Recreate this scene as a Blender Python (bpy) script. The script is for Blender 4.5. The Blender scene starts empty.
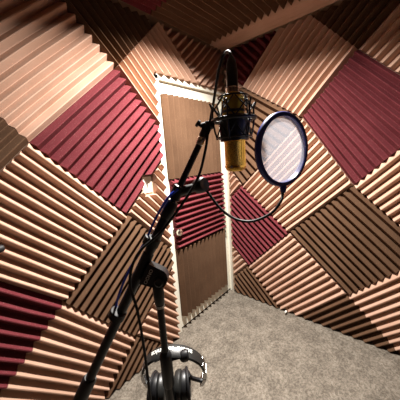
import bpy, bmesh, math, random
from mathutils import Vector, Matrix, noise
random.seed(7)
C = bpy.context.scene.collection
T = 0.053          # foam thickness; the crests of the wall foam lie in the planes x=0 and y=0
ZC = 2.423         # bare ceiling
RX, RY = 2.95, 2.35

# ------------------------------------------------------------------ materials
def lin(c):
    return tuple(((v/255)/12.92 if v/255 <= .04045 else ((v/255+.055)/1.055)**2.4) for v in c) + (1,)

def mat(name, rgb, rough=.6, metal=0., spec=.5, bump=None, vary=None, specks=None):
    m = bpy.data.materials.new(name); m.use_nodes = True
    nt = m.node_tree; N = nt.nodes; L = nt.links
    b = N['Principled BSDF']
    b.inputs['Base Color'].default_value = lin(rgb)
    b.inputs['Roughness'].default_value = rough
    b.inputs['Metallic'].default_value = metal
    b.inputs['Specular IOR Level'].default_value = spec
    tc = N.new('ShaderNodeTexCoord')
    src = None
    if vary:
        sc, rgb2, lo, hi = vary
        n = N.new('ShaderNodeTexNoise'); n.inputs['Scale'].default_value = sc; n.inputs['Detail'].default_value = 6
        L.new(tc.outputs['Object'], n.inputs['Vector'])
        r = N.new('ShaderNodeMapRange'); r.inputs[1].default_value = lo; r.inputs[2].default_value = hi
        L.new(n.outputs['Fac'], r.inputs[0])
        mx = N.new('ShaderNodeMix'); mx.data_type = 'RGBA'
        mx.inputs[6].default_value = lin(rgb); mx.inputs[7].default_value = lin(rgb2)
        L.new(r.outputs[0], mx.inputs[0]); src = mx.outputs[2]
    if specks:
        v = N.new('ShaderNodeTexNoise'); v.inputs['Scale'].default_value = 330; v.inputs['Detail'].default_value = 1
        L.new(tc.outputs['Object'], v.inputs['Vector'])
        r = N.new('ShaderNodeMapRange'); r.inputs[1].default_value = .69; r.inputs[2].default_value = .74
        L.new(v.outputs['Fac'], r.inputs[0])
        mu = N.new('ShaderNodeMath'); mu.operation = 'MULTIPLY'; mu.inputs[1].default_value = .45
        L.new(r.outputs[0], mu.inputs[0])
        mx = N.new('ShaderNodeMix'); mx.data_type = 'RGBA'
        if src: L.new(src, mx.inputs[6])
        else: mx.inputs[6].default_value = lin(rgb)
        mx.inputs[7].default_value = lin(specks)
        L.new(mu.outputs[0], mx.inputs[0]); src = mx.outputs[2]
    if src: L.new(src, b.inputs['Base Color'])
    if bump:
        sc, st, dist = bump
        n = N.new('ShaderNodeTexNoise'); n.inputs['Scale'].default_value = sc; n.inputs['Detail'].default_value = 3
        L.new(tc.outputs['Object'], n.inputs['Vector'])
        bp = N.new('ShaderNodeBump'); bp.inputs['Strength'].default_value = st; bp.inputs['Distance'].default_value = dist
        L.new(n.outputs['Fac'], bp.inputs['Height']); L.new(bp.outputs[0], b.inputs['Normal'])
    return m

M = {}
M['beige'] = mat('beige foam', (190, 156, 136), 1., spec=.1, bump=(260, .35, .002), vary=(5, (178, 143, 122), .35, .7))
M['burgundy'] = mat('burgundy foam', (102, 45, 50), 1., spec=.1, bump=(260, .35, .002), vary=(6, (92, 38, 43), .35, .7), specks=(222, 170, 160))
M['brown'] = mat('brown foam', (94, 70, 53), 1., spec=.1, bump=(260, .35, .002), vary=(6, (85, 62, 46), .35, .7), specks=(190, 150, 110))
M['paint'] = mat('cream white paint', (236, 232, 216), .45, bump=(60, .05, .001))
M['drywall'] = mat('off white wall paint', (172, 148, 126), .8, bump=(120, .1, .001))
M['rearwall'] = mat('foam brown wall covering', (66, 50, 43), .95, bump=(40, .2, .004))
M['black'] = mat('black painted metal', (17, 17, 19), .34, spec=.5)
M['plastic'] = mat('black plastic', (22, 22, 24), .42, bump=(300, .08, .0006))
M['rubber'] = mat('black rubber', (18, 18, 19), .6)
M['grip'] = mat('dark grey sleeve', (30, 30, 32), .38)
M['leather'] = mat('black leatherette', (32, 32, 31), .42, bump=(240, .25, .001))
M['silver'] = mat('brushed silver', (205, 205, 205), .22, metal=1.)
M['nickel'] = mat('satin nickel', (228, 224, 216), .24, metal=1.)
M['gold'] = mat('brass gold', (238, 186, 90), .25, metal=1., vary=(40, (214, 164, 70), .4, .6))
M['darkgold'] = mat('dull olive gold', (196, 164, 66), .4, metal=.7)
M['blue'] = mat('blue cable jacket', (36, 76, 232), .35)
M['navy'] = mat('navy blue plastic', (28, 42, 130), .36)
M['white'] = mat('white rubber', (236, 234, 226), .5)
M['letter'] = mat('pale grey lettering', (214, 214, 208), .5)
M['label'] = mat('grey lettering', (150, 148, 140), .5)

def gold_mesh():
    m = bpy.data.materials.new('gold woven mesh'); m.use_nodes = True
    nt = m.node_tree; N = nt.nodes; L = nt.links; b = N['Principled BSDF']
    b.inputs['Metallic'].default_value = 1.; b.inputs['Roughness'].default_value = .38
    tc = N.new('ShaderNodeTexCoord')
    v = N.new('ShaderNodeTexVoronoi'); v.inputs['Scale'].default_value = 420
    L.new(tc.outputs['Object'], v.inputs['Vector'])
    r = N.new('ShaderNodeMapRange'); r.inputs[1].default_value = .25; r.inputs[2].default_value = .5
    L.new(v.outputs['Distance'], r.inputs[0])
    mx = N.new('ShaderNodeMix'); mx.data_type = 'RGBA'
    mx.inputs[6].default_value = lin((150, 112, 46)); mx.inputs[7].default_value = lin((240, 194, 92))
    L.new(r.outputs[0], mx.inputs[0]); L.new(mx.outputs[2], b.inputs['Base Color'])
    bp = N.new('ShaderNodeBump'); bp.inputs['Strength'].default_value = .5; bp.inputs['Distance'].default_value = .001
    L.new(v.outputs['Distance'], bp.inputs['Height']); L.new(bp.outputs[0], b.inputs['Normal'])
    return m
M['goldmesh'] = gold_mesh()

def nylon():
    m = bpy.data.materials.new('sheer white nylon'); m.use_nodes = True
    nt = m.node_tree; N = nt.nodes; L = nt.links
    N.remove(N['Principled BSDF']); out = N['Material Output']
    d = N.new('ShaderNodeBsdfDiffuse'); d.inputs[0].default_value = lin((196, 196, 204))
    tl = N.new('ShaderNodeBsdfTranslucent'); tl.inputs[0].default_value = lin((196, 196, 204))
    tr = N.new('ShaderNodeBsdfTransparent')
    m1 = N.new('ShaderNodeMixShader'); m1.inputs[0].default_value = .5
    L.new(d.outputs[0], m1.inputs[1]); L.new(tl.outputs[0], m1.inputs[2])
    m2 = N.new('ShaderNodeMixShader'); m2.inputs[0].default_value = NYLON
    L.new(tr.outputs[0], m2.inputs[1]); L.new(m1.outputs[0], m2.inputs[2])
    L.new(m2.outputs[0], out.inputs[0])
    return m
NYLON = .46
M['nylon'] = nylon()

def carpet():
    m = bpy.data.materials.new('grey beige cut pile carpet'); m.use_nodes = True
    nt = m.node_tree; N = nt.nodes; L = nt.links; b = N['Principled BSDF']
    b.inputs['Roughness'].default_value = 1.; b.inputs['Specular IOR Level'].default_value = .05
    tc = N.new('ShaderNodeTexCoord')
    def nz(scale, detail, lo, hi, rough=.6):
        n = N.new('ShaderNodeTexNoise'); n.inputs['Scale'].default_value = scale
        n.inputs['Detail'].default_value = detail; n.inputs['Roughness'].default_value = rough
        L.new(tc.outputs['Object'], n.inputs['Vector'])
        r = N.new('ShaderNodeMapRange'); r.inputs[1].default_value = lo; r.inputs[2].default_value = hi
        L.new(n.outputs['Fac'], r.inputs[0]); return n, r.outputs[0]
    _, big = nz(9, 7, .40, .62, .7); n2, fine = nz(62, 3, .41, .59, .9)
    m1 = N.new('ShaderNodeMix'); m1.data_type = 'RGBA'
    m1.inputs[6].default_value = lin((116, 108, 98)); m1.inputs[7].default_value = lin((144, 135, 123))
    L.new(big, m1.inputs[0])
    m2 = N.new('ShaderNodeMix'); m2.data_type = 'RGBA'; m2.blend_type = 'MULTIPLY'; m2.inputs[0].default_value = .75
    ramp = N.new('ShaderNodeMix'); ramp.data_type = 'RGBA'
    ramp.inputs[6].default_value = (.40, .385, .37, 1); ramp.inputs[7].default_value = (1, 1, 1, 1)
    L.new(fine, ramp.inputs[0]); L.new(m1.outputs[2], m2.inputs[6]); L.new(ramp.outputs[2], m2.inputs[7])
    L.new(m2.outputs[2], b.inputs['Base Color'])
    bp = N.new('ShaderNodeBump'); bp.inputs['Strength'].default_value = .7; bp.inputs['Distance'].default_value = .008
    L.new(n2.outputs['Fac'], bp.inputs['Height']); L.new(bp.outputs[0], b.inputs['Normal'])
    return m
M['carpet'] = carpet()

# ------------------------------------------------------------------ helpers
def obj(name, bm, m, parent=None, smooth=False, mats=None):
    bmesh.ops.recalc_face_normals(bm, faces=bm.faces)
    me = bpy.data.meshes.new(name); bm.to_mesh(me); bm.free()
    if smooth:
        for p in me.polygons: p.use_smooth = True
    me.materials.append(m)
    for x in (mats or []): me.materials.append(x)
    o = bpy.data.objects.new(name, me); C.objects.link(o)
    if parent is not None: o.parent = parent
    if smooth:
        try: me.set_sharp_from_angle(angle=math.radians(38))
        except Exception: pass
    return o

def empty(name, loc=(0, 0, 0)):
    o = bpy.data.objects.new(name, None); C.objects.link(o)
    o.location = loc; o.empty_display_size = .05
    return o

def tag(o, label, cat, group=None):
    o['label'] = label; o['category'] = cat
    if group: o['group'] = group
    return o

def struct(o):
    o['kind'] = 'structure'; return o

def settle(root):
    """children were built in world space: keep them there under a root that has a location of its own"""
    inv = Matrix.Translation(root.location).inverted()
    for ch in root.children_recursive:
        if ch.parent == root: ch.matrix_parent_inverse = inv

def box(bm, a, b, bev=0.):
    a = Vector(a); b = Vector(b)
    r = bmesh.ops.create_cube(bm, size=1)
    for v in r['verts']:
        v.co = Vector(((a[i]+b[i])/2 + v.co[i]*(b[i]-a[i]) for i in range(3)))
    if bev:
        es = list({e for v in r['verts'] for e in v.link_edges})
        bmesh.ops.bevel(bm, geom=es, offset=bev, segments=2, affect='EDGES', profile=.5)

def frame_of(d):
    d = Vector(d).normalized()
    up = Vector((0, 0, 1)) if abs(d.z) < .95 else Vector((1, 0, 0))
    x = d.cross(up).normalized(); return x, d.cross(x).normalized()

def tube(bm, pts, r, seg=14, closed=False, caps=True):
    pts = [Vector(p) for p in pts]; n = len(pts)
    rr = r if isinstance(r, (list, tuple)) else [r]*n
    rings = []; x = None
    for i, p in enumerate(pts):
        if closed: t = (pts[(i+1) % n]-pts[i-1])
        else: t = pts[min(i+1, n-1)]-pts[max(i-1, 0)]
        t.normalize()
        if x is None: x, _ = frame_of(t)
        x = (x - t*x.dot(t)).normalized(); y = t.cross(x)
        rings.append([bm.verts.new(p + rr[i]*(math.cos(2*math.pi*k/seg)*x + math.sin(2*math.pi*k/seg)*y)) for k in range(seg)])
    for i in range(n if closed else n-1):
        a = rings[i]; b = rings[(i+1) % n]
        off = 0
        if closed and i == n-1:
            off = min(range(seg), key=lambda o: (a[0].co-b[o].co).length)
        for k in range(seg):
            bm.faces.new((a[k], a[(k+1) % seg], b[(k+1+off) % seg], b[(k+off) % seg]))
    if caps and not closed:
        bm.faces.new(rings[0]); bm.faces.new(rings[-1])

def lathe(bm, prof, M4=None, seg=32):
    """prof: list of (radius, z); closed at the ends with caps where radius > 0"""
    rings = []
    for r, z in prof:
        if r < 1e-6: rings.append([bm.verts.new((0, 0, z))])
        else: rings.append([bm.verts.new((r*math.cos(2*math.pi*k/seg), r*math.sin(2*math.pi*k/seg), z)) for k in range(seg)])
    for a, b in zip(rings, rings[1:]):
        if len(a) == 1 and len(b) == 1: continue
        for k in range(seg):
            k2 = (k+1) % seg
            if len(a) == 1: bm.faces.new((a[0], b[k2], b[k]))
            elif len(b) == 1: bm.faces.new((a[k], a[k2], b[0]))
            else: bm.faces.new((a[k], a[k2], b[k2], b[k]))
    if len(rings[0]) > 1: bm.faces.new(rings[0])
    if len(rings[-1]) > 1: bm.faces.new(rings[-1])
    vs = [v for r in rings for v in r]
    if M4 is not None:
        for v in vs: v.co = M4 @ v.co
    return vs

def place(p, zdir, xdir=None):
    z = Vector(zdir).normalized()
    if xdir is None: x, _ = frame_of(z)
    else:
        x = Vector(xdir); x = (x - z*x.dot(z)).normalized()
    y = z.cross(x)
    m = Matrix((x, y, z)).transposed().to_4x4(); m.translation = Vector(p)
    return m

def spline(pts, k=8):
    P = [Vector(p) for p in pts]; P = [P[0]*2-P[1]] + P + [P[-1]*2-P[-2]]
    out = []
    for i in range(1, len(P)-2):
        a, b, c, d = P[i-1:i+3]
        for j in range(k):
            t = j/k
            out.append(.5*((2*b)+(c-a)*t+(2*a-5*b+4*c-d)*t*t+(3*b-a-3*c+d)*t**3))
    out.append(P[-2]); return out

def B(): return bmesh.new()

# ------------------------------------------------------------------ wedge foam panels
WEDGE, BASE = .037, .016
def foam_bm(quad, to3, n=12, ridge='s', keep=(), rnd=0., ns=10):
    """quad: corners p00, p10, p11, p01 in wall coordinates; ridges run along s (p00->p10) or along t.
    keep: half planes (point, normal) in wall coordinates on whose positive side the foam stays."""
    p00, p10, p11, p01 = [Vector(q).to_2d() for q in quad]
    if ridge == 't': p00, p10, p11, p01 = p00, p01, p11, p10
    ctr = (p00+p10+p11+p01)/4
    sh = lambda p: p + (ctr-p).normalized()*.0018
    p00, p10, p11, p01 = map(sh, (p00, p10, p11, p01))
    def P(s, t): return (p00*(1-s)+p10*s)*(1-t) + (p01*(1-s)+p11*s)*t
    prof = []
    for k in range(n):
        for f, h in ((.03, 0), (.455, 1), (.545, 1), (.97, 0)):
            prof.append(((k+f)/n, BASE + h*WEDGE))
    prof = [(0, BASE*.98)] + prof + [(1, BASE*.98)]
    bm = B()
    rows = []
    bow = random.uniform(-.5, .5)*.010 + rnd
    for i in range(ns+1):
        s = i/ns; w = math.sin(math.pi*s)
        row = []
        for k, (t, h) in enumerate(prof):
            edge = min(1, t*12, (1-t)*12)
            q = P(s, min(1, max(0, t + edge*w*(bow + .0035*noise.noise((s*3.1+rnd*100, t*9, bow*900))))))
            row.append(bm.verts.new(to3(q.x, q.y, h + edge*.0018*noise.noise((s*4, t*14, 3+bow*500)))))
        rows.append(row)
    b0 = [bm.verts.new(to3(*P(i/ns, 0), 0.)) for i in range(ns+1)]
    b1 = [bm.verts.new(to3(*P(i/ns, 1), 0.)) for i in range(ns+1)]
    for i in range(ns):
        for k in range(len(prof)-1):
            bm.faces.new((rows[i][k], rows[i][k+1], rows[i+1][k+1], rows[i+1][k]))
        bm.faces.new((rows[i][0], rows[i+1][0], b0[i+1], b0[i]))
        bm.faces.new((rows[i][-1], rows[i+1][-1], b1[i+1], b1[i]))
        bm.faces.new((b0[i], b0[i+1], b1[i+1], b1[i]))
    bm.faces.new([b0[0]] + rows[0] + [b1[0]]); bm.faces.new([b0[ns]] + rows[ns] + [b1[ns]])
    bmesh.ops.recalc_face_normals(bm, faces=bm.faces)
    for (px, py), (nx, ny) in keep:
        co = Vector(to3(px, py, 0)); no = Vector(to3(px+nx, py+ny, 0)) - co
        r = bmesh.ops.bisect_plane(bm, geom=bm.verts[:]+bm.edges[:]+bm.faces[:], dist=1e-6, plane_co=co, plane_no=no,
                                   clear_inner=True, clear_outer=False)
        es = [e for e in r['geom_cut'] if isinstance(e, bmesh.types.BMEdge)]
        if es: bmesh.ops.holes_fill(bm, edges=es, sides=0)
    return bm

def merge(bm, other):
    me = bpy.data.meshes.new('tmp'); other.to_mesh(me); other.free()
    bm.from_mesh(me); bpy.data.meshes.remove(me)

def cut(o, boxes):
    for a, b in boxes:
        bm = B(); box(bm, a, b); me = bpy.data.meshes.new('cut'); bm.to_mesh(me); bm.free()
        c = bpy.data.objects.new('cut', me); C.objects.link(c)
        md = o.modifiers.new('cut', 'BOOLEAN'); md.object = c; md.operation = 'DIFFERENCE'; md.solver = 'EXACT'
        bpy.context.view_layer.update()
        new = bpy.data.meshes.new_from_object(o.evaluated_get(bpy.context.evaluated_depsgraph_get()))
        o.modifiers.clear(); o.data = new
        bpy.data.objects.remove(c)
    return o

def left3(u, v, h): return (u, -T+.0015+h, v)
def right3(u, v, h): return (-T+.0015+h, u, v)
def door3(u, v, h): return (u, DOORY+.001+h, v)
def ceil3(u, v, h): return (u, v, ZC-.0015-h)
DOORY = -.060

S = .6096
def grid(org, ei, ej): return lambda i, j: (org[0]+S*(i*ei[0]+j*ej[0]), org[1]+S*(i*ei[1]+j*ej[1]))
la, ra = .7483, .7791
LG = grid((1.5556, 1.5901), (-math.cos(la), math.sin(la)), (-math.sin(la), -math.cos(la)))
RG = grid((1.0414, 1.2066), (math.cos(ra), math.sin(ra)), (-math.sin(ra), math.cos(ra)))
LV = {(0, 0): (1.580, 1.583), (1, 0): (1.085, 2.011), (0, 1): (1.130, 1.128), (-1, 1): (1.570, .748), (-1, 2): (1.189, .274), (2, 0): (.715, 2.385)}
RV = {(0, 0): (1.040, 1.190), (-1, 0): (.590, .770), (0, 1): (.690, 1.700), (1, 1): (1.026, 2.067), (-1, -1): (1.037, .342), (-2, 0): (.179, .352),
      (-1, 1): (.140, 1.165), (0, 2): (.171, 2.046)}
lv = lambda i, j: LV.get((i, j)) or LG(i, j)
rv = lambda i, j: RV.get((i, j)) or RG(i, j)
CX, CTOP = .798, 2.052      # foam is cut back to the door casing here
FZ = .008                   # foam stops just above the carpet

left_tiles = [
 ((0, -1), 'beige', 's', 'large beige foam panel high on the door wall, its ridges climbing towards the ceiling'),
 ((0, 0), 'burgundy', 's', 'burgundy foam panel left of the door casing above the light switch'),
 ((-1, 0), 'beige', 't', 'beige foam panel with long slanting ridges directly below the burgundy and brown ones, left edge'),
 ((-1, -1), 'brown', 's', 'brown foam panel whose corner shows at the left edge beside the big beige one'),
 ((1, -1), 'brown', 't', 'shadowed dark brown foam panel under the ceiling above the large beige one'),
 ((1, 0), 'beige', 't', 'pinkish beige foam panel at the upper left corner of the door casing'),
 ((2, 0), 'beige', 's', 'foam panel above the middle of the door, its ridge ends hanging over the casing'),
 ((2, 1), 'beige', 's', 'small cut foam triangle above the door in the room corner'),
 ((0, 1), 'beige', 't', 'small beige foam piece cut around the light switch beside the door casing'),
 ((-1, 1), 'brown', 's', 'brown foam panel on the door wall behind the boom clutch'),
 ((-1, 2), 'beige', 't', 'small beige foam piece by the foot of the left door casing'),
 ((-2, 1), 'beige', 't', 'beige foam panel with near level ridges low behind the lower boom'),
 ((-2, 0), 'burgundy', 't', 'dark burgundy foam panel in the lower left corner'),
 ((-2, 2), 'brown', 's', 'brown foam triangle at the carpet just left of the headphones'),
]
for (i, j), col, rd, lab in left_tiles:
    quad = (lv(i, j), lv(i+1, j), lv(i+1, j+1), lv(i, j+1))
    rnd = random.uniform(-.004, .004)
    st = random.getstate()
    zz = [((0, FZ), (0, 1)), ((0, 2.368), (0, -1))]
    if (i, j) == (1, 0):
        bm = foam_bm(quad, left3, 12, rd, zz + [((CX, 0), (1, 0))], rnd)
        random.setstate(st)
        merge(bm, foam_bm(quad, left3, 12, rd, zz + [((CX, 0), (-1, 0)), ((0, CTOP), (0, 1))], rnd))
    elif i >= 2:
        bm = foam_bm(quad, left3, 12, rd, zz + [((.0015, 0), (1, 0)), ((0, CTOP), (0, 1))], rnd)
    else:
        bm = foam_bm(quad, left3, 12, rd, zz + [((CX, 0), (1, 0))], rnd)
    o = obj('acoustic_foam', bm, M[col])
    if (i, j) in ((0, 0), (0, 1)):
        cut(o, [((.878, -.08, 1.222), (.985, .05, 1.368))])
    tag(o, lab, 'acoustic foam', 'wedge foam panels on the door wall')

right_tiles = [
 ((0, 0), 'burgundy', 't', 'large burgundy foam panel to the right of the pop filter'),
 ((-1, -1), 'brown', 't', 'large brown foam panel low on the wall below the large burgundy one'),
 ((-2, 0), 'burgundy', 't', 'burgundy foam panel in the corner beside the door, behind the gooseneck arc'),
 ((-1, 0), 'beige', 's', 'bright beige foam panel below the pop filter between the two burgundy ones'),
 ((0, -1), 'beige', 's', 'beige foam panel at the right edge between large burgundy and large brown'),
 ((-2, -1), 'beige', 's', 'beige foam panel reaching the carpet left of the large brown one, above the doorstop'),
 ((-1, -2), 'beige', 's', 'reddish beige foam panel in the lower right corner at the carpet'),
 ((0, 1), 'beige', 's', 'large beige foam panel under the ceiling above the pop filter'),
 ((-3, 0), 'beige', 's', 'small beige foam sliver at the corner under the small burgundy panel'),
 ((-3, -1), 'brown', 't', 'dark brown foam triangle at the carpet next to the door corner'),
 ((-2, -2), 'brown', 's', 'dark brown foam strip piece along the carpet below the large brown panel'),
 ((-1, 1), 'brown', 't', 'tan brown foam panel just behind the microphone and left of the pop filter'),
 ((0, 2), 'burgundy', 't', 'shadowed burgundy foam panel under the ceiling strip, right of the microphone plug'),
 ((-1, 2), 'beige', 's', 'narrow foam piece in the upper room corner behind the microphone plug'),
 ((-2, 1), 'beige', 's', 'narrow bright beige foam piece in the corner beneath the gold grille'),
 ((1, 1), 'brown', 's', 'nearly black foam panel in the darkness of the upper right ceiling edge'),
 ((1, 0), 'beige', 's', 'beige foam panel in the upper right corner above the large burgundy one'),
]
for (i, j), col, rd, lab in right_tiles:
    quad = (rv(i, j), rv(i+1, j), rv(i+1, j+1), rv(i, j+1))
    keep = [((0, FZ), (0, 1)), ((0, 2.368), (0, -1)), ((.0015, 0), (1, 0)), ((RY-.01, 0), (-1, 0))]
    o = obj('acoustic_foam', foam_bm(quad, right3, 12, rd, keep, random.uniform(-.004, .004)), M[col])
    tag(o, lab, 'acoustic foam', 'wedge foam panels on the wall right of the door')

# foam on the door
for (x0, x1, z0, z1), col, rd, lab in [
  ((.079, .730, 1.309, 1.925), 'brown', 't', 'tan brown foam panel on the upper part of the door'),
  ((.066, .722, .737, 1.305), 'burgundy', 's', 'burgundy foam panel across the middle of the door beside the knob'),
  ((.070, .722, .128, .733), 'brown', 't', 'brown foam panel on the lower part of the door')]:
    bm = foam_bm(((x0, z0), (x1, z0), (x1, z1), (x0, z1)), door3, 12, rd)
    tag(obj('acoustic_foam', bm, M[col]), lab, 'acoustic foam', 'wedge foam panels on the door')

# foam on the ceiling
LX, LY = .86, .58           # lamp
strip = foam_bm(((.0, .0), (.0, 1.3), (.203, 1.3), (.203, .0)), ceil3, 4, 's', ns=16)
tag(obj('acoustic_foam', strip, M['beige']), 'narrow beige foam strip on the ceiling running along the right wall', 'acoustic foam')
for x0, y0, col, lab in [(.205, .0, 'brown', 'dark brown foam panel on the ceiling in the room corner'),
                         (.205, .612, 'brown', 'brown foam panel on the ceiling beside the strip, away from the corner'),
                         (.817, .0, 'burgundy', 'burgundy foam panel on the ceiling above the dark panel of the door wall')]:
    bm = foam_bm(((x0, y0), (x0+.61, y0), (x0+.61, y0+.61), (x0, y0+.61)), ceil3, 12, 's')
    o = obj('acoustic_foam', bm, M[col])
    tag(o, lab, 'acoustic foam', 'wedge foam panels on the ceiling')
    if abs(x0+.305-LX) < .45 and abs(y0+.305-LY) < .45:
        cut(o, [((LX-.105, LY-.105, 2.3), (LX+.105, LY+.105, 2.5))])

# ------------------------------------------------------------------ room shell
bm = B()
bmesh.ops.create_grid(bm, x_segments=180, y_segments=150, size=.5)
for v in bm.verts:
    v.co.x = -.1 + (v.co.x+.5)*(RX+.1); v.co.y = -.1 + (v.co.y+.5)*(RY+.1)
    v.co.z = .003*noise.noise((v.co.x*9, v.co.y*9, 0)) + .003*noise.noise((v.co.x*40, v.co.y*40, 5)) - .003
bm2 = [f for f in bm.faces]
struct(obj('floor', bm, M['carpet'], smooth=True))
bm = B(); box(bm, (-.15, -.15, ZC), (RX+.1, RY+.1, ZC+.1)); struct(obj('ceiling', bm, M['drywall']))
bm = B(); box(bm, (-.15, -.15, -.02), (-T, RY+.1, ZC)); struct(obj('wall_right', bm, M['drywall']))
bm = B()   # the wall with the door opening
box(bm, (.755, -.15, -.02), (RX+.1, -T, ZC)); box(bm, (-T, -.15, 2.022), (.755, -T, ZC))
box(bm, (-T, -.15, -.02), (-.035, -T, 2.022))
struct(obj('wall_left', bm, M['drywall']))
bm = B(); box(bm, (RX, -T, -.02), (RX+.1, RY, ZC)); struct(obj('wall_back', bm, M['rearwall']))
bm = B(); box(bm, (-T, RY, -.02), (RX, RY+.1, ZC)); struct(obj('wall_rear', bm, M['rearwall']))

bm = B(); box(bm, (-.026, -.098, .014), (.742, DOORY, 2.010), .002)
door = struct(obj('door_1', bm, M['paint']))
bm = B()
kx, kz = .706, .885
lathe(bm, [(.030, 0), (.031, .004), (.026, .009), (.012, .012), (.0105, .030), (.017, .037), (.0265, .046), (.029, .056), (.0275, .066), (.020, .072), (0, .074)],
      place((kx, DOORY, kz), (0, 1, 0)))
obj('door_knob', bm, M['nickel'], door, True)
bm = B()   # casing: two uprights, a head and the jamb behind them
def casing(a, b):
    box(bm, a, b, .003)
casing((.748, -T-.002, 0), (.7965, -.036, 2.018+.030)); casing((-.050, -T-.002, 0), (-.012, -.036, 2.018))
casing((-.050, -T-.002, 2.016), (.7965, -.036, 2.050))
box(bm, (.7445, -.15, 0), (.755, -T-.001, 2.022)); box(bm, (-.035, -.15, 0), (-.0285, -T-.001, 2.022)); box(bm, (-.035, -.15, 2.0125), (.755, -T-.001, 2.022))
struct(obj('trim_1', bm, M['paint']))
bm = B(); box(bm, (-.035, -.16, 0), (.755, -.10, 2.022)); struct(obj('trim_2', bm, M['drywall']))

# light switch in its cut-out
sw = empty('light_switch', (.930, -T, 1.295))
bm = B(); box(bm, (.893, -T, 1.237), (.966, -T+.006, 1.352), .0025); obj('switch_plate', bm, M['paint'], sw)
bm = B(); box(bm, (.9245, -T+.006, 1.283), (.9355, -T+.0075, 1.307), .0005); box(bm, (.926, -T+.006, 1.293), (.934, -T+.020, 1.303), .001); obj('toggle', bm, M['white'], sw)
bm = B()
for zz in (1.262,): lathe(bm, [(.003, 0), (.003, .0012), (0, .0016)], place((.93, -T+.006, zz), (0, 1, 0)), 10)
obj('screw_or_glint', bm, M['nickel'], sw)
settle(sw); tag(sw, 'white wall light switch set in a notch of the foam beside the door casing', 'light switch')

# door stop
ds = empty('door_stop', (-T, .578, .034))
bm = B(); lathe(bm, [(.011, 0), (.011, .004), (.006, .006), (.005, .055), (.0052, .074)], place((-T, .578, .034), (1, 0, -.06)), 14); obj('stem', bm, M['nickel'], ds, True)
bm = B(); lathe(bm, [(.0075, .074), (.0085, .078), (.0085, .094), (.006, .098), (0, .098)], place((-T, .578, .034), (1, 0, -.06)), 14); obj('rubber_tip', bm, M['white'], ds, True)
settle(ds); tag(ds, 'small metal doorstop with a white tip poking out low over the carpet', 'doorstop')

# ceiling lamp
cl = empty('ceiling_light', (LX, LY, ZC))
bm = B(); lathe(bm, [(.074, 0), (.088, 0), (.088, .006), (.080, .014), (.074, .010)], place((LX, LY, ZC), (0, 0, -1)), 40); obj('trim_ring', bm, M['paint'], cl, True)
em = bpy.data.materials.new('lit diffuser'); em.use_nodes = True
em.node_tree.nodes['Principled BSDF'].inputs['Emission Color'].default_value = (1, .86, .70, 1)
em.node_tree.nodes['Principled BSDF'].inputs['Emission Strength'].default_value = 9
bm = B(); lathe(bm, [(.074, 0), (.074, .007), (0, .009)], place((LX, LY, ZC), (0, 0, -1)), 40); obj('diffuser', bm, em, cl, True)
settle(cl); tag(cl, 'round flush ceiling light with a glowing diffuser among the ceiling foam', 'ceiling light')
ld = bpy.data.lights.new('lamp', 'AREA'); ld.shape = 'DISK'; ld.size = .15; ld.energy = LAMP = 95; ld.color = (1, .95, .89); ld.spread = math.radians(144)
lo = bpy.data.objects.new('lamp_glow', ld); lo.location = (LX, LY, ZC-.016); C.objects.link(lo); lo.parent = cl; lo.matrix_parent_inverse = Matrix.Translation(cl.location).inverted()

# ------------------------------------------------------------------ microphone stand
A = Vector((1.4451, .9441, 1.5272)); Bq = Vector((1.747, 0.6756, 0.8197)); ax = (A-Bq).normalized()
def on(t): return Bq + (A-Bq)*t
right = Vector((-.6591, .7488, -.0695)); down = Vector((.1816, .0687, -.9810)); fwd = Vector((-.7298, -.6592, -.1813))
SX, SY = 1.5724, .8525
st = empty('microphone_stand', (SX, SY, 0))
for k in range(3):
    a = math.radians(20+120*k); d = Vector((math.cos(a), math.sin(a), 0))
    bm = B(); tube(bm, [Vector((SX, SY, .20))+d*.018, Vector((SX, SY, .17))+d*.05, Vector((SX, SY, .035))+d*.29, Vector((SX, SY, .017))+d*.32], .0085)
    lg = obj('leg', bm, M['black'], st, True)
    bm = B(); tube(bm, [Vector((SX, SY, .0165))+d*.315, Vector((SX, SY, .0135))+d*.345], .0125); obj('rubber_foot', bm, M['rubber'], lg, True)
bm = B(); lathe(bm, [(.015, .12), (.024, .14), (.024, .22), (.016, .24)], place((SX, SY, 0), (0, 0, 1))); obj('leg_hub', bm, M['plastic'], st, True)
bm = B(); tube(bm, [(SX, SY, .10), (SX, SY, .865)], .0125, 20); obj('lower_tube', bm, M['black'], st, True)
bm = B(); tube(bm, [(SX, SY, .84), (SX, SY, 1.085)], .0095, 20); obj('upper_tube', bm, M['black'], st, True)
bm = B(); lathe(bm, [(.0135, .835), (.0165, .842), (.0165, .935), (.0135, .943), (.0100, .947)], place((SX, SY, 0), (0, 0, 1))); obj('height_collar', bm, M['plastic'], st, True)
hk = Vector((SX, SY, .917)); kd = (right*1 + fwd*.25); kd.z = 0; kd.normalize()
bm = B(); lathe(bm, [(.0055, .012), (.0055, .036), (.0125, .040), (.0155, .045), (.0155, .058), (.012, .062), (0, .063)], place(hk, kd), 18); obj('height_knob', bm, M['plastic'], st, True)
# neck under the clutch
bm = B(); lathe(bm, [(.0098, 1.080), (.0125, 1.0815), (.0125, 1.089), (.0098, 1.0905)], place((SX, SY, 0), (0, 0, 1))); obj('lock_ring', bm, M['silver'], st, True)
cc = Vector((SX, SY, 1.166))
bm = B(); lathe(bm, [(.0115, 1.090), (.013, 1.093), (.0145, 1.12), (.0135, 1.150)], place((SX, SY, 0), (0, 0, 1))); obj('swivel_post', bm, M['plastic'], st, True)
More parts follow.
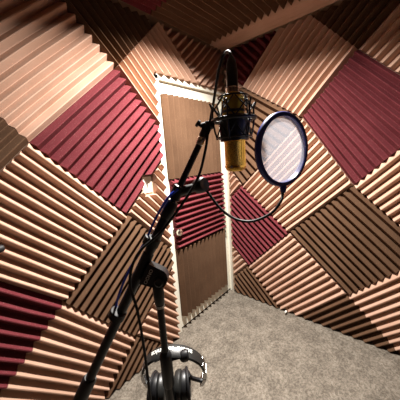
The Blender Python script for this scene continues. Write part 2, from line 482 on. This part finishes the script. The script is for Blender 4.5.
# the boom clutch: rounded plate facing the camera, with lettering and a round knob
toc = -fwd.copy(); toc.z = .12; toc.normalize()
bx = ax.copy(); bx = (bx - toc*bx.dot(toc)).normalized()      # along the boom
by = toc.cross(bx)                                            # to the boom's upper-left or lower-right side
if by.dot(right) < 0: by = -by
bm = B()
out = []
w0, l0 = .020, .028
corners = [(-.033, -l0), (-.033, l0)]
for k in range(13):
    a = math.pi/2 - math.pi*k/12*1.0
    out.append((.004 + .025*math.cos(a), .003 + .025*math.sin(a)))
poly = corners + out
def slab(bm, poly, c, x, y, z, h0, h1):
    v0 = [bm.verts.new(c + x*p[0] + y*p[1] + z*h0) for p in poly]; v1 = [bm.verts.new(c + x*p[0] + y*p[1] + z*h1) for p in poly]
    bm.faces.new(v0); bm.faces.new(v1)
    for k in range(len(poly)):
        k2 = (k+1) % len(poly); bm.faces.new((v0[k], v0[k2], v1[k2], v1[k]))
cc = Vector((SX, SY, 1.166)) + by*.0
slab(bm, poly, cc, by, bx, toc, -.014, .016)
bmesh.ops.bevel(bm, geom=[e for e in bm.edges if len(e.link_faces) == 2 and e.calc_face_angle(0) > 1.], offset=.0025, segments=2, affect='EDGES')
clutch = obj('boom_clutch', bm, M['plastic'], st, True)
bm = B(); lathe(bm, [(.0105, .0), (.012, .001), (.012, .005), (.0085, .008), (.006, .0075), (0, .007)], place(cc+by*.010-bx*.002+toc*.016, toc), 22); obj('clutch_knob', bm, M['grip'], clutch, True)
def text_mesh(s, size, extr, m, name, fn, parent):
    cu = bpy.data.curves.new('txt', 'FONT'); cu.body = s; cu.size = size; cu.extrude = extr
    cu.align_x = 'CENTER'; cu.align_y = 'CENTER'; cu.resolution_u = 3; cu.offset = size*.015
    to = bpy.data.objects.new('txt', cu); C.objects.link(to)
    bpy.context.view_layer.update()
    me = bpy.data.meshes.new_from_object(to.evaluated_get(bpy.context.evaluated_depsgraph_get()))
    bpy.data.objects.remove(to)
    bm = B(); bm.from_mesh(me)
    bmesh.ops.subdivide_edges(bm, edges=[e for e in bm.edges if e.calc_length() > size*.25], cuts=2)
    for v in bm.verts: v.co = fn(v.co)
    return obj(name, bm, m, parent)
text_mesh('OONO', .0120, .0005, M['letter'], 'lettering', lambda c: cc - by*.0190 - bx*.001 + bx*c.x*1.05 - by*c.y + toc*(.0163+c.z), clutch)
# boom sleeve of the clutch, the boom and its end grip
tc_ = (Vector((SX, SY, 1.166))-Bq).dot(ax)/(A-Bq).length
bm = B(); tube(bm, [on(tc_-.055), on(tc_+.055)], .0146, 20); obj('boom_sleeve', bm, M['plastic'], clutch, True)
bm = B(); tube(bm, [on(tc_), Vector((SX, SY, 1.166))-toc*.002], .009, 14); obj('pivot', bm, M['plastic'], clutch, True)
bm = B(); tube(bm, [on(-.1), on(.725)], .0128, 20); obj('boom_tube', bm, M['black'], st, True)
bm = B(); tube(bm, [on(.70), on(.985)], .0080, 18); obj('boom_rod', bm, M['black'], st, True)
bm = B(); tube(bm, [on(.70), on(.705), on(.752), on(.757)], [.0132, .0156, .0156, .0132], 20); obj('boom_collar', bm, M['plastic'], st, True)
bm = B(); tube(bm, [on(-.22), on(-.215), on(.085), on(.095)], [.0160, .0188, .0188, .0160], 20); obj('end_grip', bm, M['grip'], st, True)
bm = B(); tube(bm, [on(.945), on(.95), on(.965), on(.97)], [.0085, .0105, .0105, .0085], 16); obj('tip_ring', bm, M['nickel'], st, True)
settle(st)
tag(st, 'black boom microphone stand rising in front of the door, boom leaning to the right', 'microphone stand')

# ------------------------------------------------------------------ microphone (hangs upside down)
MX, MY = 1.4125, .9995
zb = 1.419
mic = empty('condenser_microphone', (MX, MY, zb))
Zm = lambda z: place((MX, MY, 0), (0, 0, 1), right)
bm = B(); lathe(bm, [(0, zb+.001), (.016, zb+.001), (.0225, zb+.005), (.0245, zb+.010), (.0245, zb+.078)], Zm(0), 40); obj('grille', bm, M['goldmesh'], mic, True)
bm = B()
lathe(bm, [(.0245, zb+.071), (.0262, zb+.072), (.0262, zb+.084), (.0250, zb+.085)], Zm(0), 40)
lathe(bm, [(.0238, zb+.009), (.0256, zb+.010), (.0256, zb+.015), (.0244, zb+.016)], Zm(0), 40)
for a in (-100, 80):
    for da in (-7, 0, 7):
        b = math.radians(a+da-40); d = right*math.cos(b)-fwd*math.sin(b); d.z = 0; d.normalize()
        tube(bm, [Vector((MX, MY, zb+.012))+d*.0243, Vector((MX, MY, zb+.075))+d*.0247], .0022, 8)
b = math.radians(38); d = right*math.cos(b)-fwd*math.sin(b); d.z = 0; d.normalize(); e = Vector((-d.y, d.x, 0))
v = []
for z in (zb+.010, zb+.078):
    for k in range(7):
        a = math.radians(-22+44*k/6); v.append(bm.verts.new(Vector((MX, MY, z)) + (d*math.cos(a)+e*math.sin(a))*.0256))
for k in range(6): bm.faces.new((v[k], v[k+1], v[k+8], v[k+7]))
obj('grille_frame', bm, M['gold'], mic, True)
for z in (zb+.013, zb+.076):  # silver discs added to stand in for pale reflections on the gold ribs
    b = math.radians(118); d = right*math.cos(b)-fwd*math.sin(b); d.z = 0; d.normalize()
    bm = B(); lathe(bm, [(.0034, 0), (.0034, .0015), (0, .002)], place(Vector((MX, MY, z))+d*.0258, d), 12); obj('screw_or_glint', bm, M['silver'], mic, True)
bm = B(); lathe(bm, [(.025, zb+.083), (.0262, zb+.086), (.0262, zb+.160), (.0250, zb+.168), (.0190, zb+.176), (.0150, zb+.180)], Zm(0), 40); obj('body', bm, M['darkgold'], mic, True)
bm = B(); lathe(bm, [(.0268, zb+.136), (.0268, zb+.141), (.0262, zb+.142), (.0255, zb+.1355)], Zm(0), 40); obj('body_band', bm, M['black'], mic, True)
bm = B(); lathe(bm, [(.0150, zb+.178), (.0152, zb+.190), (.0128, zb+.193)], Zm(0), 28); obj('socket', bm, M['nickel'], mic, True)
settle(mic); tag(mic, 'gold condenser microphone hanging upside down from the boom', 'microphone')

# shock mount
sm = empty('shock_mount', (MX, MY, 1.52))
RZ0, RZ1 = 1.552, 1.488
bm = B(); lathe(bm, [(.0275, RZ1+.005), (.0335, RZ1+.004), (.0345, RZ0-.012), (.0345, RZ0-.004), (.0320, RZ0-.003), (.0272, RZ0-.010)], Zm(0), 36)
obj('inner_basket', bm, M['plastic'], sm, True)
def ring(r, z, tr, n=48, tilt=.0):
    return [Vector((MX+r*math.cos(2*math.pi*k/n), MY+r*math.sin(2*math.pi*k/n), z)) for k in range(n)]
bm = B(); tube(bm, ring(.050, 1.540, 0), .0042, 10, closed=True); obj('outer_ring', bm, M['plastic'], sm, True)
bm = B(); tube(bm, ring(.0405, 1.500, 0), .0022, 8, closed=True); obj('lower_ring', bm, M['black'], sm, True)
bm = B(); tube(bm, ring(.0335, 1.590, 0), .0022, 8, closed=True); obj('upper_ring', bm, M['black'], sm, True)
n = 6
for k in range(n):
    a = 2*math.pi*(k+.3)/n; d = Vector((math.cos(a), math.sin(a), 0)); c0 = Vector((MX, MY, 0))
    bm = B(); tube(bm, [c0+d*.0405+Vector((0, 0, 1.496)), c0+d*.046+Vector((0, 0, 1.515)), c0+d*.050+Vector((0, 0, 1.540)), c0+d*.049+Vector((0, 0, 1.562)), c0+d*.055+Vector((0, 0, 1.578))], .0022, 8)
    obj('wire_arm', bm, M['black'], sm, True)
bm = B()
m2 = 12
for k in range(m2):
    a0 = 2*math.pi*(k+.3)/m2; a1 = 2*math.pi*(k+1.3)/m2
    d0 = Vector((math.cos(a0), math.sin(a0), 0)); d1 = Vector((math.cos(a1), math.sin(a1), 0)); c0 = Vector((MX, MY, 0))
    hi = k % 2 == 0
    tube(bm, [c0+d0*(.050 if hi else .0345)+Vector((0, 0, 1.575 if hi else 1.545)), c0+d1*(.0345 if hi else .050)+Vector((0, 0, 1.545 if hi else 1.575))], .0016, 6)
    tube(bm, [c0+d0*(.0425 if hi else .0340)+Vector((0, 0, 1.498 if hi else 1.530)), c0+d1*(.0340 if hi else .0425)+Vector((0, 0, 1.530 if hi else 1.498))], .0016, 6)
    tube(bm, [c0+d0*(.048 if hi else .0275)+Vector((0, 0, 1.560 if hi else 1.592)), c0+d1*(.0275 if hi else .048)+Vector((0, 0, 1.592 if hi else 1.560))], .0015, 6)
obj('elastic_cord', bm, M['rubber'], sm, True)
# swivel to the boom
jn = Vector((MX, MY, 1.533)); side = (A-jn); side.z = 0; side.normalize()
bm = B(); tube(bm, [jn+side*.046, jn+side*.052, A+Vector((0, 0, .006))-side*.004, A+Vector((0, 0, .004))+side*.012], [.007, .010, .010, .009], 14); obj('swivel_arm', bm, M['plastic'], sm, True)
bm = B(); tube(bm, [on(.968), on(.975), on(1.012), on(1.018)], [.009, .0115, .0115, .009], 16); obj('swivel_nut', bm, M['plastic'], sm, True)
tk = A+Vector((0, 0, .004))+side*.012
bm = B(); lathe(bm, [(.004, 0), (.004, .008), (.009, .010), (.009, .015), (0, .016)], place(tk, side+Vector((0, 0, .9))), 14); obj('thumb_screw', bm, M['plastic'], sm, True)
settle(sm); tag(sm, 'black wire cage shock mount with elastic cords around the gold microphone', 'shock mount')

# ------------------------------------------------------------------ cables
xc = empty('microphone_cable', (MX, MY, 1.70))
pts = [(MX, MY, 1.660), (MX-.001, MY-.001, 1.676), (1.4050, .9915, 1.6885), (1.3965, .980, 1.6965), (1.3880, .9680, 1.6990), (1.3880, .9580, 1.690), (1.3985, .9546, 1.6640), (1.4106, .9535, 1.6300), (1.4258, .9530, 1.5850), (1.452, .952, 1.515), (1.4640, .9485, 1.4700), (1.4860, .9392, 1.4100), (1.5219, .9130, 1.3493),
       (1.5656, .8793, 1.2887), (1.6134, .8450, 1.2430), (1.6380, .8350, 1.1798), (1.6345, .8460, 1.1012), (1.6354, .8552, .9959), (1.6387, .8594, .857), (1.642, .862, .70), (1.66, .87, .45), (1.70, .90, .15), (1.74, .93, .012), (1.84, 1.02, .006), (2.02, 1.12, .006)]
bm = B(); tube(bm, spline(pts, 8), .0034, 10); obj('cord', bm, M['rubber'], xc, True)
bm = B(); lathe(bm, [(.0130, 1.6085), (.0132, 1.612), (.0132, 1.648), (.0122, 1.650), (.0115, 1.660), (.0085, 1.670), (.0048, 1.677)], Zm(0), 26); obj('plug', bm, M['black'], xc, True)
settle(xc); tag(xc, 'black microphone cable looping over from the plug and hanging down along the boom', 'cable')

lo_ = -right*.6 + down*-.1
def off(t, a, b): return on(t) - by*a*1.12 + toc*b*1.12
bc = empty('blue_cable', off(.45, .02, 0))
bm = B(); tube(bm, spline([off(.80, .0, .013), off(.76, .012, .014), off(.69, .018, .006), off(.62, .018, .004), off(.56, .0205, .004), off(.48, .0235, .004), off(.42, .022, .004), off(.36, .017, -.006), off(.30, .004, -.016), off(.16, 0, -.0155)], 8), .0032, 10)
obj('cord', bm, M['blue'], bc, True)
settle(bc); tag(bc, 'blue cable lying along the left side of the boom near its clutch', 'cable')
for q, (t, lab) in enumerate([(.615, 'black strap around the boom and cables just above the clutch'), (.345, 'black strap around the lower boom below the clutch')]):
    bm = B(); tube(bm, [off(t-.014, .005, .002), off(t-.012, .005, .002), off(t+.012, .005, .002), off(t+.014, .005, .002)], [.018, .0215, .0215, .018], 20)
    tag(obj('cable_strap', bm, M['rubber'], None, True), lab, 'strap', 'straps on the boom')

# ------------------------------------------------------------------ pop filter
pf = empty('pop_filter', (1.4985, .9043, 1.4021))
pc = Vector((1.3798, 1.1038, 1.4622))
ang = math.radians(POPA := 30)
fh = Vector((fwd.x, fwd.y, 0)).normalized(); rh = Vector((right.x, right.y, 0)).normalized()
pn = (fh*math.cos(ang) - rh*math.sin(ang)).normalized(); pu = Vector((0, 0, 1)); pr = pn.cross(pu).normalized()
R0 = .0762
bm = B()
prof = [(-.0045, -.006), (.0035, -.006), (.0052, -.003), (.0052, .003), (.0035, .006), (-.0045, .006)]
nn = 64; rings = []
for k in range(nn):
    a = 2*math.pi*k/nn; d = pr*math.cos(a)+pu*math.sin(a)
    rings.append([bm.verts.new(pc + d*(R0+p[0]) + pn*p[1]) for p in prof])
for k in range(nn):
    a = rings[k]; b = rings[(k+1) % nn]
    for q in range(6): bm.faces.new((a[q], a[(q+1) % 6], b[(q+1) % 6], b[q]))
rim = obj('rim', bm, M['navy'], pf, True)
for h, nm in ((.0035, 'screen'), (-.0035, 'screen')):
    bm = B(); cv = bm.verts.new(pc + pn*h)
    vs = [bm.verts.new(pc + pn*h + (pr*math.cos(2*math.pi*k/nn)+pu*math.sin(2*math.pi*k/nn))*(R0-.002)) for k in range(nn)]
    for k in range(nn): bm.faces.new((cv, vs[k], vs[(k+1) % nn]))
    obj(nm, bm, M['nylon'], pf)
bm = B()
a0 = pc - pu*(R0+.003)
tube(bm, [a0, a0-pu*.004, a0-pu*.013, a0-pu*.017], [.0075, .0078, .0065, .005], 14); obj('socket', bm, M['navy'], pf, True)
g = [a0-pu*.012, (1.3980, 1.1050, 1.3480), (1.4101, 1.0852, 1.3207), (1.4276, 1.0484, 1.3030), (1.4405, 1.0098, 1.3075), (1.4517, .9749, 1.3332), (1.4614, .9470, 1.3730), (1.4660, .9390, 1.3860)]
gp = spline(g, 22)
bm = B(); tube(bm, gp, [.0031 + (.0005 if k % 2 else 0) for k in range(len(gp))], 10); obj('gooseneck', bm, M['rubber'], pf, True)
cb = on(.787); kb = Vector((1.4690, .9330, 1.3905))
cd = (kb-cb).normalized()
bm = B(); tube(bm, [cb-ax*.019, cb-ax*.017, cb+ax*.017, cb+ax*.019], [.0115, .0150, .0150, .0115], 16)
tube(bm, [cb, cb+cd*.02, kb-cd*.010], [.012, .012, .010], 14); obj('clamp', bm, M['plastic'], pf, True)
kax = (cd*.8 + toc*.7).normalized()
bm = B(); lathe(bm, [(.009, -.016), (.0175, -.013), (.0195, -.009), (.0195, .009), (.0165, .013), (.008, .013), (.006, .0115), (0, .0115)], place(kb, kax), 22); obj('clamp_knob', bm, M['plastic'], pf, True)
settle(pf); tag(pf, 'round pop filter with navy rim and sheer white screen on a curved gooseneck', 'pop filter')

# ------------------------------------------------------------------ headphones hanging on the stand's knob
hp = empty('headphones', (1.5393, .8535, .80))
U = rh.copy(); V = -fh.copy()
HC = Vector((1.5430, .8560, .8590)) - U*.0095 - V*.012 - Vector((0, 0, .014))
Zt = (Vector((0, 0, 1)) + V*.16).normalized(); Vt = U.cross(Zt).normalized()
if Vt.dot(V) < 0: Vt = -Vt
def H(x, y, z): return HC + U*x + Vt*y + Zt*z
rb = .091
def band(bm, r0, r1, hw, a0, a1, n=28, bulge=.004):
    rows = []
    for k in range(n+1):
        a = a0+(a1-a0)*k/n; c, s = math.cos(a), math.sin(a); w = hw*(1-.25*abs(math.cos(a))**3)
        sec = [(r0, -w*.9), (r0, w*.9), (r0+(r1-r0)*.5, w), (r1, w*.82), (r1+bulge*.4, 0), (r1, -w*.82), (r0+(r1-r0)*.5, -w)]
        rows.append([bm.verts.new(H(r*c, y, r*s*.95)) for r, y in sec])
    for p, q in zip(rows, rows[1:]):
        for k in range(7): bm.faces.new((p[k], p[(k+1) % 7], q[(k+1) % 7], q[k]))
    bm.faces.new(rows[0]); bm.faces.new(rows[-1])
bm = B(); band(bm, rb-.004, rb+.003, .0205, math.radians(12), math.radians(168)); hb = obj('headband', bm, M['leather'], hp, True)
bm = B(); band(bm, rb-.013, rb-.004, .0150, math.radians(54), math.radians(126), bulge=0); obj('headband_pad', bm, M['leather'], hp, True)
def onband(c):
    s = c.x/(rb+.0045); a = math.pi/2 + s       # text runs from the right end towards the left, tops towards the viewer
    r = rb+.0046+c.z
    return H(r*math.cos(a), c.y - .0020, r*math.sin(a)*.95)
text_mesh('audio-technica', .0215, .0004, M['letter'], 'lettering', onband, hb)
for sgn in (1, -1):
    bm = B()
    for a0, a1 in ((26, 8), (6, -12), (-14, -32)):
        rows = []
        for k in range(5):
            a = math.radians(a0+(a1-a0)*k/4); r = rb+.001
            z = r*math.sin(a)*.95 if a > 0 else r*math.sin(a)
            rows.append([bm.verts.new(H(sgn*(r+dr)*math.cos(a), y, z)) for dr, y in ((-.007, -.012), (.0036, -.012), (.0036, .014), (-.007, .014))])
        for p, q in zip(rows, rows[1:]):
            for k in range(4): bm.faces.new((p[k], p[(k+1) % 4], q[(k+1) % 4], q[k]))
        bm.faces.new(rows[0]); bm.faces.new(rows[-1])
    obj('slider', bm, M['silver'], hp, True)
    cx, cz = (.024, -.062) if sgn > 0 else (-.060, -.072)
    bm = B()   # fork around the cup
    pp = [H(cx+sgn*.012 + sgn*.006*math.cos(a), .044*math.cos(a), cz+.044*math.sin(a)) for a in [math.pi*k/14 for k in range(15)]]
    tube(bm, pp, .0045, 8); tube(bm, [H(cx+sgn*.018, 0, cz+.044), H(cx+sgn*.026, 0, cz+.030), H(sgn*(rb-.012), 0, -.046)], .006, 8)
    obj('yoke', bm, M['plastic'], hp, True)
    cup = place(H(cx, 0, cz), U*sgn)
    bm = B(); lathe(bm, [(.034, -.006), (.041, -.004), (.042, .004), (.040, .010), (.033, .018), (.024, .021), (.020, .0195), (0, .0195)], cup, 32); ec = obj('ear_cup', bm, M['plastic'], hp, True)
    bm = B(); lathe(bm, [(.023, -.024), (.029, -.029), (.037, -.027), (.0425, -.019), (.0425, -.011), (.036, -.005), (.023, -.006)], cup, 32); obj('ear_pad', bm, M['leather'], ec, True)
    bm = B(); lathe(bm, [(.0265, .0195), (.0275, .0210), (.0255, .0222), (.0240, .0212)], cup, 32); obj('cup_ring', bm, M['silver'], ec, True)
bm = B(); tube(bm, spline([H(-.062, 0, -.106), H(-.064, .004, -.16), H(-.06, .01, -.34), H(-.07, .05, -.60), H(-.10, .10, -.77), (1.72, .70, .008), (1.86, .66, .007), (2.02, .56, .007)], 10), .0022, 8); obj('cord', bm, M['rubber'], hp, True)
settle(hp); tag(hp, 'black over ear headphones with lettered headband hanging on the stand knob', 'headphones')

# ------------------------------------------------------------------ tip of another stand at the left edge
s2 = empty('stand', (2.03, .17, 0))
bm = B(); lathe(bm, [(.13, .001), (.13, .010), (.115, .022), (.03, .028), (.018, .05)], place((2.03, .17, 0), (0, 0, 1)), 36); obj('base', bm, M['black'], s2, True)
bm = B(); tube(bm, [(2.03, .17, .03), (2.03, .17, 1.15)], .011, 16); obj('pole', bm, M['black'], s2, True)
bm = B(); tube(bm, [(2.28, .215, 1.157), (1.80, .125, 1.157)], .0105, 16); obj('boom_tube', bm, M['black'], s2, True)
bm = B(); tube(bm, [(1.81, .127, 1.157), (1.805, .126, 1.157), (1.777, .121, 1.157), (1.771, .120, 1.157)], [.012, .0150, .0150, .011], 18); obj('end_cap', bm, M['rubber'], s2, True)
bm = B(); box(bm, (2.012, .148, 1.135), (2.048, .192, 1.180), .006); obj('clutch', bm, M['plastic'], s2, True)
settle(s2); tag(s2, 'black rounded rod end poking in at the left edge, before the long beige ridges', 'stand')

# ------------------------------------------------------------------ camera, world, view
cam = bpy.data.cameras.new('camera'); co = bpy.data.objects.new('camera', cam); C.objects.link(co)
cam.sensor_fit = 'HORIZONTAL'; cam.sensor_width = 36; cam.lens = 231.807*36/400; cam.clip_start = .02
m = Matrix((right, -down, -fwd)).transposed().to_4x4(); m.translation = Vector((1.89653782, 1.31252523, 1.45927895))
co.matrix_world = m
bpy.context.scene.camera = co
w = bpy.data.worlds.new('world'); bpy.context.scene.world = w; w.use_nodes = True
w.node_tree.nodes['Background'].inputs[0].default_value = (.02, .018, .016, 1)
sc = bpy.context.scene
sc.view_settings.view_transform = 'Standard'; sc.view_settings.look = 'None'
sc.view_settings.exposure = 0.0; sc.view_settings.gamma = 1
sc.cycles.max_bounces = 12; sc.cycles.diffuse_bounces = 8; sc.cycles.transparent_max_bounces = 12
